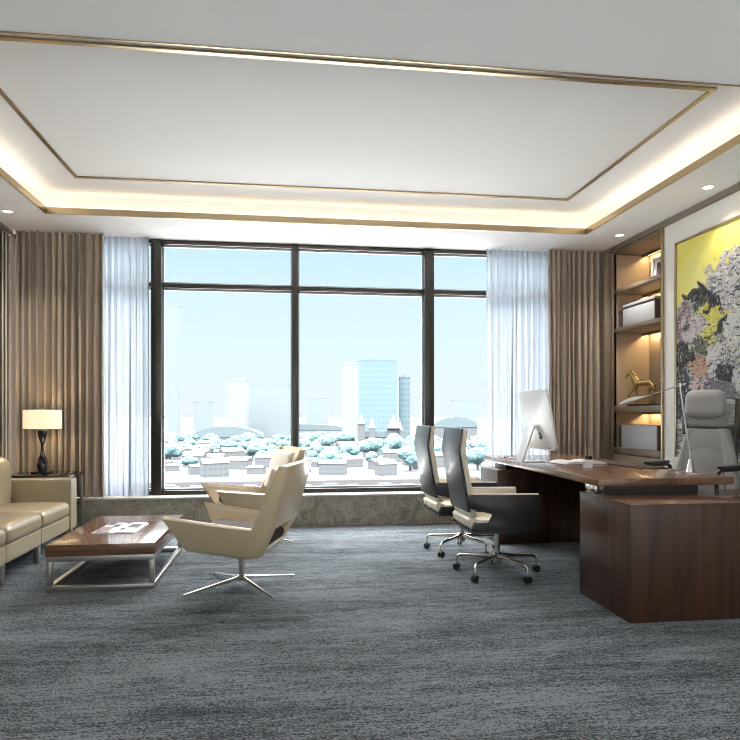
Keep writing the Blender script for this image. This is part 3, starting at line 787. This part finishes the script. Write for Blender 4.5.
# side table and lamp
st = thing('side_table', 'black glass topped side table with chrome legs behind sofa arm', 'side table', (-2.62, 6.36, 0))
W, L = .60, .46
MB().box(0, W, 0, L, .592, .622).build('tabletop', 'black', st, bevel=.003)
MB().box(.03, W - .03, .03, L - .03, .30, .312).build('lower_shelf', 'black', st, bevel=.002)
for x_ in (.003, W - .028):
    for y_ in (.003, L - .028):
        MB().box(x_, x_ + .025, y_, y_ + .025, 0, .592).build('leg', 'satin', st, bevel=.002)
def table_lamp():
    t = thing('table_lamp', 'table lamp with cream drum shade and twisted black base', 'lamp', (-2.34, 6.60, .622))
    MB().box(-.085, .085, -.06, .06, 0, .02).build('foot', 'black', t, bevel=.003)
    rings = []
    for k in range(29):
        f = k / 28; z = .02 + f * .40; a = f * pi * 1.5 - .5
        wd = .011 + .034 * min(1, abs(f - .60) / .38) ** .8; th = .011 + .012 * min(1, abs(f - .60) / .38)
        rings.append([Vector((cos(a) * wd * cx_ - sin(a) * th * cy_, sin(a) * wd * cx_ + cos(a) * th * cy_, z)) for cx_, cy_ in ((1, .35), (.35, 1), (-.35, 1), (-1, .35), (-1, -.35), (-.35, -1), (.35, -1), (1, -.35))])
    MB().ringloft(rings).build('base', 'black', t, ang=30)
    MB().tube([(0, 0, .42), (0, 0, .625)], .005, 8).build('rod', 'brass', t)
    MB().lathe([(.004, .618), (.010, .628), (.007, .64), (.002, .645)], seg=12).build('finial', 'brass', t)
    bm = MB(); N = 40
    o_ = [[Vector((r * cos(2 * pi * k / N), r * sin(2 * pi * k / N), z)) for k in range(N)] for r, z in ((.170, .436), (.170, .618), (.167, .618), (.167, .436))]
    bm.ringloft(o_, closed=True).build('lamp_shade', 'shade', t)
    sp_ = MB()
    for k in range(3): a = 2 * pi * k / 3; sp_.tube([(0, 0, .60), (.182 * cos(a), .182 * sin(a), .61)], .002, 6)
    sp_.build('shade_spider', 'brass', t)
    lamp('table_lamp_bulb', 'POINT', (-2.34, 6.60, .622 + .52), (0, 0, 0), 5, (1, .78, .5), shadow_soft_size=.03)
table_lamp()

# ------------------------------------------------------------------ lounge chairs
def lounge_chair(label, loc, rz):
    t = thing('lounge_chair', label, 'armchair', loc, rz, 'tan swivel lounge chairs')
    bm = bmesh.new()
    def hw(z): return .245 + .112 * min(1, max(0, (z - .26) / .24)) if z < .6 else .322
    P = dict(T=(.41, .525), F=(.29, .31), P=(-.07, .262), Q=(-.185, .268), R=(-.226, .314), J=(-.180, .456), Jb=(-.290, .462), B=(-.362, .868), Bb=(-.412, .864), Lo=(.0, .475))
    V = {}
    def v(k, s):
        if (k, s) not in V:
            x, z = P[k]; V[(k, s)] = bm.verts.new((x, s * hw(z), z))
        return V[(k, s)]
    for s in (-1, 1):
        fs = [('T', 'F', 'Lo'), ('Lo', 'F', 'P'), ('Lo', 'P', 'J'), ('J', 'P', 'Q', 'R'), ('J', 'R', 'Jb'), ('J', 'Jb', 'Bb', 'B')]
        for f in fs:
            q = [v(k, s) for k in f]; bm.faces.new(q if s > 0 else q[::-1])
    # back sheet with the opening; columns
    cols = [1, .84, -.84, -1]; rows = ['Q', 'R', 'Jb', 'Bb']; G = {}
    for r in rows:
        for ci, c in enumerate(cols):
            if abs(c) == 1: G[(r, ci)] = v(r, c)
            else:
                x, z = P[r]; bulge = -.018 if r in ('Bb', 'Jb') else -.006
                G[(r, ci)] = bm.verts.new((x + bulge, c * hw(z), z + (.012 if r == 'Bb' else 0)))
    for i in range(3):
        for j in range(3):
            if i == 1 and j == 1: continue
            bm.faces.new((G[(rows[i], j)], G[(rows[i + 1], j)], G[(rows[i + 1], j + 1)], G[(rows[i], j + 1)]))
    # bottom pan
    prev = None
    for k in ('F', 'P', 'Q'):
        if k == 'Q': cur = [G[('Q', j)] for j in range(4)]
        else:
            x, z = P[k]; cur = [v(k, 1), bm.verts.new((x, .84 * hw(z), z - .008)), bm.verts.new((x, -.84 * hw(z), z - .008)), v(k, -1)]
        if prev:
            for j in range(3): bm.faces.new((prev[j], prev[j + 1], cur[j + 1], cur[j]))
        prev = cur
    bmesh.ops.recalc_face_normals(bm, faces=bm.faces)
    ce = []
    for sgn in (-1, 1):
        for a_, c_ in (('Q', 'R'), ('R', 'Jb'), ('Jb', 'Bb'), ('P', 'Q'), ('F', 'P')):
            ed = bm.edges.get((V[(a_, sgn)], V[(c_, sgn)]))
            if ed: ce.append(ed)
    bmesh.ops.bevel(bm, geom=ce, offset=.022, segments=4, profile=.5, affect='EDGES', clamp_overlap=True)
    me = bpy.data.meshes.new('shell'); bm.to_mesh(me); bm.free(); me.materials.append(M['tan'])
    o = bpy.data.objects.new('shell', me); COL.objects.link(o); o.parent = t
    md = o.modifiers.new('a', 'SOLIDIFY'); md.thickness = .034; md.offset = 0; md.use_even_offset = True
    md = o.modifiers.new('b', 'BEVEL'); md.width = .010; md.segments = 3; md.limit_method = 'ANGLE'; md.angle_limit = radians(40)
    bake(o, 35)
    # inner upholstery
    MB().cushion(-.21, .30, -.262, .262, .32, .405, .038, (0, 0, .012), 12, Matrix.Rotation(radians(-5), 4, 'Y')).build('seat_cushion', 'brown_leather', t)
    m = Matrix.Translation((-.262, 0, .66)) @ Matrix.Rotation(radians(-16), 4, 'Y')
    MB().cushion(-.025, .022, -.292, .292, -.20, .195, .02, (.01, 0, 0), 10, m).build('back_lining', 'cream', t)
    for s in (-1, 1):
        b = MB(); y0 = s * .318; 
        b.prism([(-.15, .44), (.02, .462), (.36, .503), (.30, .42), (-.19, .42)], min(y0, y0 + s * .012), max(y0, y0 + s * .012), 'y')
        b.build('arm_lining', 'cream', t, bevel=.004)
    MB().lathe([(.11, .238), (.11, .252)], seg=24).build('mount_plate', 'chrome', t)
    MB().lathe([(.022, .05), (.022, .24)], seg=20).lathe([(.034, .045), (.034, .075), (.024, .082)], seg=20).build('column', 'chrome', t)
    for k in range(4):
        a = radians(45 + 90 * k + 2)
        MB().tube([(.02 * cos(a), .02 * sin(a), .062), (.22 * cos(a), .22 * sin(a), .036), (.43 * cos(a), .43 * sin(a), .010)], [.019, .014, .009], 10, .7).build('leg', 'chrome', t)
    return t
lounge_chair('tan leather swivel lounge chair in front, its back cut-out towards us', (-.30, 4.55, 0), radians(180 - 15))
lounge_chair('tan leather swivel lounge chair nearer the window, partly hidden by the other', (-.31, 6.20, 0), radians(180 + 18))

# ------------------------------------------------------------------ guest chairs
def star_base(t, R=.30, zh=.10, ztop=.36, n=5, off=0, mat='chrome', cr=.026):
    MB().lathe([(.020, zh), (.020, ztop)], seg=18).lathe([(.032, zh - .05), (.034, zh - .01), (.034, zh + .02), (.024, zh + .03)], seg=18).build('column', mat, t)
    for k in range(n):
        a = off + 2 * pi * k / n; c, s = cos(a), sin(a)
        leg = MB().tube([(.02 * c, .02 * s, zh + .005), (R * .5 * c, R * .5 * s, zh - .005), (R * .93 * c, R * .93 * s, zh - .012), (R * c, R * s, zh - .03), (R * c, R * s, .045)], [.019, .014, .011, .010, .008], 10).build('leg', mat, t)
        b = MB()
        ax = Vector((-s, c, 0)); cc = Vector((R * c, R * s, cr))
        for sd in (-1, 1):
            rings = []
            for d in (.004, .018):
                rings.append([cc + ax * sd * d + Vector((c, s, 0)) * cr * cos(2 * pi * q / 16) + Vector((0, 0, 1)) * cr * sin(2 * pi * q / 16) for q in range(16)])
            b.ringloft(rings)
        b.tube([cc - ax * .015 + Vector((0, 0, .008)), cc + ax * .015 + Vector((0, 0, .008))], .012, 8)
        b.build('caster', 'rubber', leg)
def guest_chair(label, loc, rz):
    # local +x forward (towards the desk); back at -x
    t = thing('guest_chair', label, 'office chair', loc, rz, 'high-back guest chairs at the desk')
    H = .232
    # outer back shell, folded
    back = [(-.30, .50), (-.375, .94), (-.35, 1.10), (-.332, 1.10), (-.355, .94), (-.278, .50)]
    MB().prism(back, -H + .02, H - .02, 'y').build('backrest', 'grey_leather', t, bevel=.004)
    pad = [(-.277, .46), (-.353, .94), (-.330, 1.095), (-.296, 1.09), (-.31, .94), (-.225, .46)]
    MB().prism(pad, -H + .035, H - .035, 'y').build('back_pad', 'cream', t, bevel=.012, seg=3)
    side = [(-.30, .53), (-.31, .60), (-.285, .625), (.235, .618), (.24, .60), (.235, .355), (-.29, .37), (-.25, .43), (-.155, .43), (-.115, .485)]
    for s in (-1, 1):
        y0, y1 = sorted((s * H, s * (H - .024)))
        MB().prism(side, y0, y1, 'y').build('arm_shell', 'dark_leather', t, bevel=.004)
        lin = [(-.27, .54), (-.26, .622), (.225, .615), (.225, .42), (-.10, .45), (-.13, .49)]
        y0, y1 = sorted((s * (H - .026), s * (H - .05)))
        MB().prism(lin, y0, y1, 'y').build('arm_pad', 'cream', t, bevel=.006)
        MB().tube([(-.265, s * (H - .02), .627), (.225, s * (H - .02), .620)], .013, 8, .5).build('arm_top', 'cream', t)
    MB().box(-.27, .235, -H + .01, H - .01, .345, .362).build('seat_pan', 'dark_leather', t, bevel=.004)
    sp = [(-.295, .445), (-.28, .395), (-.25, .365), (.19, .365), (.195, .44), (-.1, .44), (-.2, .44), (-.27, .462)]
    MB().prism(sp, -H + .03, H - .03, 'y').build('seat_cushion', 'cream', t, bevel=.012, seg=3)
    MB().box(-.06, .06, -.05, .05, .318, .346).build('mechanism', 'chrome', t, bevel=.004)
    MB().tube([(.02, -.05, .325), (.04, -.17, .315), (.05, -.20, .30)], .005, 8).build('lever', 'rubber', t)
    star_base(t, .315, .135, .33, 5, radians(3))
    return t
guest_chair('charcoal and cream high-back office chair at desk, the nearer of two', (1.58, 4.64, 0), radians(2))
guest_chair('charcoal and cream high-back office chair at desk, the one nearer the window', (1.53, 5.45, 0), radians(3))

# ------------------------------------------------------------------ executive chair
def exec_chair():
    t = thing('executive_chair', 'large grey-beige leather executive armchair with padded headrest behind desk', 'office chair', (3.22, 4.68, 0), rz_of(-.90, -.43))
    tilt = Matrix.Translation((-.165, 0, .48)) @ Matrix.Rotation(radians(-5), 4, 'Y')
    MB().cushion(-.07, .02, -.20, .20, .0, .86, .045, (0, 0, 0), 12, tilt).build('back_shell', 'exec_dark', t)
    # lower back pad, tapering up to a waist, with wings
    MB().cushion(-.01, .075, -.165, .165, .06, .60, .035, (.02, 0, 0), 12, tilt).build('back_cushion', 'exec', t)
    MB().cushion(.02, .085, -.15, .15, .40, .60, .03, (.01, 0, 0), 10, tilt).build('lumbar_panel', 'exec', t)
    for s in (-1, 1):
        b = MB(); rings = []
        for f in range(9):
            z = .02 + .58 * f / 8; yy = .265 - .105 * (f / 8) ** 1.6; ww = .055 - .015 * f / 8
            rings.append([tilt @ Vector((.045 + .05 * cos(2 * pi * k / 12), s * yy - s * .035 + ww * sin(2 * pi * k / 12), z)) for k in range(12)])
        b.ringloft(rings).build('side_bolster', 'exec', t, ang=60)
    MB().cushion(-.05, .07, -.205, .205, .61, .84, .05, (.01, 0, 0), 12, tilt).build('shoulder_cushion', 'exec', t)
    for s in (-1, 1):
        b = MB()
        for k in range(8):
            z = .64 + .022 * k
            b.tube([tilt @ Vector((.062, s * .155, z)), tilt @ Vector((.066, s * .178, z)), tilt @ Vector((.045, s * .200, z))], .0115, 8)
        b.build('ribbed_trim', 'exec', t)
        MB().cushion(-.09, .05, min(s * .198, s * .228), max(s * .198, s * .228), .55, .84, .018, (0, 0, 0), 8, tilt).build('side_wing', 'exec_dark', t)
    MB().cushion(.05, .17, -.155, .155, .69, .90, .055, (.01, 0, .01), 12, tilt).build('headrest', 'exec', t)
    MB().cushion(-.20, .30, -.265, .265, .40, .53, .05, (0, 0, .02), 12).build('seat_cushion', 'exec', t)
    MB().cushion(-.20, .28, -.26, .26, .36, .42, .02).build('seat_pan', 'exec_dark', t)
    for s in (-1, 1):
        y = s * .30
        a = MB().tube([(-.14, y, .47), (-.14, y, .70), (-.125, y, .765), (-.07, y, .785), (.20, y, .785), (.245, y, .765), (.26, y, .70), (.25, y, .44), (.22, y, .40), (-.11, y, .40), (-.14, y, .42)], .016, 10, closed=True).build('armrest', 'bronze', t, ang=60)
        MB().cushion(-.09, .21, y - .028, y + .030, .792, .815, .011).build('arm_pad', 'dark_leather', a)
    MB().box(-.1, .1, -.30, .30, .385, .405).build('arm_bar', 'bronze', t)
    star_base(t, .32, .12, .37, 5, .3, 'satin', .03)
exec_chair()

# ------------------------------------------------------------------ the city beyond the window
ZG = -45.0; TH = radians(7.55)
def at(px, d, z=ZG):
    """ground point in the direction the pixel column shows, at depth d metres from the viewer"""
    xc = (px - 370) / 641 * d
    return (xc * cos(TH) + d * sin(TH), -xc * sin(TH) + d * cos(TH), z)
struct(MB().box(-9000, 9000, 445, 9000, -2, 0).build('ground', 'land', smooth=False)).location = (0, 0, ZG)
o = MB().box(-3000, 3000, 60, 445, -3.2, -3).build('harbour_water', 'water', smooth=False)
o.location = (0, 0, ZG); tag(o, 'pale harbour water below the window', 'water', kind='structure')
o = MB().box(-700, 900, 441, 445.5, -3, .6).build('quay_wall', 'roof', smooth=False); o.location = (0, 0, ZG)
tag(o, 'stone quay wall along the far harbour edge', 'quay', kind='structure')
def tower(label, px0, px1, ytop, d, mat, rz=0.0, dep=None, name='tower_block', kids=True):
    w_ = (px1 - px0) / 641 * d; h = (414 - ytop) / 641 * d + 1.2 - ZG
    x, y_, z = at((px0 + px1) / 2, d)
    t = thing(name, label, 'building', (x, y_ + w_ / 2, z), rz - TH)
    dep = dep or w_
    MB().box(-w_ / 2, w_ / 2, -dep / 2, dep / 2, 0, h).build('walls', mat, t, smooth=False)
    MB().box(-w_ / 2 - .3, w_ / 2 + .3, -dep / 2 - .3, dep / 2 + .3, h, h + 1.5).box(-w_ * .25, w_ * .2, -dep * .2, dep * .2, h + 1.5, h + 5).build('roof', mat, t, smooth=False)
    return t
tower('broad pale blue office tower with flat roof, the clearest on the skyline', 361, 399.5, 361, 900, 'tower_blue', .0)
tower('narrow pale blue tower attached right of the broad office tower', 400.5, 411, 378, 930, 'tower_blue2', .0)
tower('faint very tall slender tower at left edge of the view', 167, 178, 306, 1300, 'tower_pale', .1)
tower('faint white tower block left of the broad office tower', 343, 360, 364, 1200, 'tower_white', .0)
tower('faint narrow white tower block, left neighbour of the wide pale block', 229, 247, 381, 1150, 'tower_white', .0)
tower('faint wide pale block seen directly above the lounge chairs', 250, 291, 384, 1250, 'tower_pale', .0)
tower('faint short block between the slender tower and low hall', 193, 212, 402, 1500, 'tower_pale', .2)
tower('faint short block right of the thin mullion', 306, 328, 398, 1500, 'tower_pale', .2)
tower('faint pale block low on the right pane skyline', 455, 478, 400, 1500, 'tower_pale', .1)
def hall(label, px0, px1, yt, yb, d, mat='house', roofm='roof_blue'):
    w_ = (px1 - px0) / 641 * d; x, y_, z = at((px0 + px1) / 2, d)
    hb = (414 - yb) / 641 * d + 1.2 - ZG; ht = (414 - yt) / 641 * d + 1.2 - ZG
    t = thing('hall', label, 'building', (x, y_, z), -TH)
    MB().box(-w_ / 2, w_ / 2, -15, 15, 0, hb).build('walls', mat, t, smooth=False)
    pts = [(-w_ / 2 - 1, hb)] + [(-w_ / 2 + w_ * k / 14, hb + (ht - hb) * sin(pi * (k / 14 * .9 + .05)) ** .6) for k in range(15)] + [(w_ / 2 + 1, hb)]
    MB().prism(pts, -16, 16, 'y').build('roof', roofm, t, ang=50)
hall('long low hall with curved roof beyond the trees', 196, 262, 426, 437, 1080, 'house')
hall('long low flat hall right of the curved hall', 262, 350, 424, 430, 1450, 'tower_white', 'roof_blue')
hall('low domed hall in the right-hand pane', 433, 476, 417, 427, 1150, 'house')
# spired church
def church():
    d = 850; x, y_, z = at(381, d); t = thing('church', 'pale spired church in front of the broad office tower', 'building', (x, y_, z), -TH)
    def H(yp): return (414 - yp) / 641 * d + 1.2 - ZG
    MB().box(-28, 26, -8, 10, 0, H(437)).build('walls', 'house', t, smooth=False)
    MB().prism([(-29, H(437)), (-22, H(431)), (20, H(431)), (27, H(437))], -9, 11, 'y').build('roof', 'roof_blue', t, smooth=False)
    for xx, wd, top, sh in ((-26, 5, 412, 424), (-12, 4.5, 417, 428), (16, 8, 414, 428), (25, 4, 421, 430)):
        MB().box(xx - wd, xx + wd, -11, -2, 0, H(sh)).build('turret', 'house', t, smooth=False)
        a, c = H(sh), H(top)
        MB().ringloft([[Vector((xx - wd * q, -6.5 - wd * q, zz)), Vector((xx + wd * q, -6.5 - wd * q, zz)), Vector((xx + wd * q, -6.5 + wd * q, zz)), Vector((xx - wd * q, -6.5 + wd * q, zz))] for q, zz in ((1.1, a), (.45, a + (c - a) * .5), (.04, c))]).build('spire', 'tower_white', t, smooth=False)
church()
# houses, trees, boats: one of each kind, then copies
def house():
    t = thing('waterfront_house', 'pale waterfront house among the trees beyond the window', 'building', (0, 0, ZG), 0, 'low houses on the far shore')
    MB().box(-10, 10, -6, 6, 0, 9).build('walls', 'house', t, smooth=False)
    MB().prism([(-6.6, 9), (0, 12.5), (6.6, 9)], -10.5, 10.5, 'x').build('roof', 'roof', t, smooth=False)
    return t
def tree():
    b = MB(); rnd = random.Random(2)
    for k in range(9):
        a = rnd.uniform(0, 2 * pi); r = rnd.uniform(0, 5); z = rnd.uniform(6, 12)
        m = Matrix.Translation((r * cos(a), r * sin(a), z)) @ Matrix.Scale(rnd.uniform(3.2, 5), 4)
        bmesh.ops.create_icosphere(b.bm, subdivisions=2, radius=1, matrix=m)
    for v_ in b.bm.verts: v_.co += Vector((rnd.uniform(-.6, .6), rnd.uniform(-.6, .6), rnd.uniform(-.6, .6)))
    t = thing('shore_tree', 'hazy green tree on the far shore beyond the window', 'tree', (0, 0, ZG), 0, 'trees on the far shore')
    b.build('crown', 'tree', t, smooth=False); MB().tube([(0, 0, 0), (0, 0, 8)], .7, 6).build('trunk', 'roof', t)
    return t
def boat():
    t = thing('ferry', 'white harbour ferry moored at the far quay', 'boat', (0, 0, ZG - 3), 0, 'ferries along the quay')
    MB().prism([(-16, 3), (-14.5, 0), (13, 0), (17, 3.2)], -3, 3, 'y').build('hull', 'ship', t, smooth=False)
    MB().box(-14, 11, -2.6, 2.6, 3, 6).box(-9, 8, -2.2, 2.2, 6, 8.6).build('deckhouse', 'ship', t, smooth=False)
    MB().tube([(2, 0, 8.6), (2, 0, 13)], .3, 6).build('mast', 'roof_blue', t)
    return t
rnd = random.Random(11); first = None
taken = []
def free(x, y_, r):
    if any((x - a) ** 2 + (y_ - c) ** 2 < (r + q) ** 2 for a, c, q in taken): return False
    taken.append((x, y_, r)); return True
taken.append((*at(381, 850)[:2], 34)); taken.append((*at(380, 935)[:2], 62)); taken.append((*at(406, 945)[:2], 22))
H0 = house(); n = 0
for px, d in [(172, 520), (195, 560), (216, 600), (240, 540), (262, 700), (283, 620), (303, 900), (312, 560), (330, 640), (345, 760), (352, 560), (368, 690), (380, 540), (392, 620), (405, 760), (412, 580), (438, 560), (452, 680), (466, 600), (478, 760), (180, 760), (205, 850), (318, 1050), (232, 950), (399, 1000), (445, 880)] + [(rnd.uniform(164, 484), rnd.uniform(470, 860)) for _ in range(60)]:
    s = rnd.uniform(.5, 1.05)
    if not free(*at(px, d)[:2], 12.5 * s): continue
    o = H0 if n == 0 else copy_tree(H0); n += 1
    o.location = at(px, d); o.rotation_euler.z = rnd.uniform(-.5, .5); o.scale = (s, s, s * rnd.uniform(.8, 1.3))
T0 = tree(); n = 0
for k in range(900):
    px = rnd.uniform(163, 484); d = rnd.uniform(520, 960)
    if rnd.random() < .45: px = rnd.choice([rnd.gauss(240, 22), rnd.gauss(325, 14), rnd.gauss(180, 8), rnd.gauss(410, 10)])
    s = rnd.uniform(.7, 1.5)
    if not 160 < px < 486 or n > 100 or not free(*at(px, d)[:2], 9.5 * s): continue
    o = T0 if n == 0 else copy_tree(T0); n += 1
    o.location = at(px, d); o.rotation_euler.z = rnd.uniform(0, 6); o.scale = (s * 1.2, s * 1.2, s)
F0 = boat(); n = 0
for px, d in [(168, 424), (196, 428), (222, 420), (250, 426), (277, 430), (306, 422), (330, 428), (352, 420), (385, 427), (407, 424), (435, 430), (462, 428)]:
    o = F0 if n == 0 else copy_tree(F0); n += 1
    d = 418 - max(0, 370 - px) * .06; p_ = at(px, d, ZG - 3); o.location = p_; o.rotation_euler.z = rnd.uniform(-.1, .1) + (pi if n % 3 else 0); s = rnd.uniform(.38, .52); o.scale = (s, s, s)
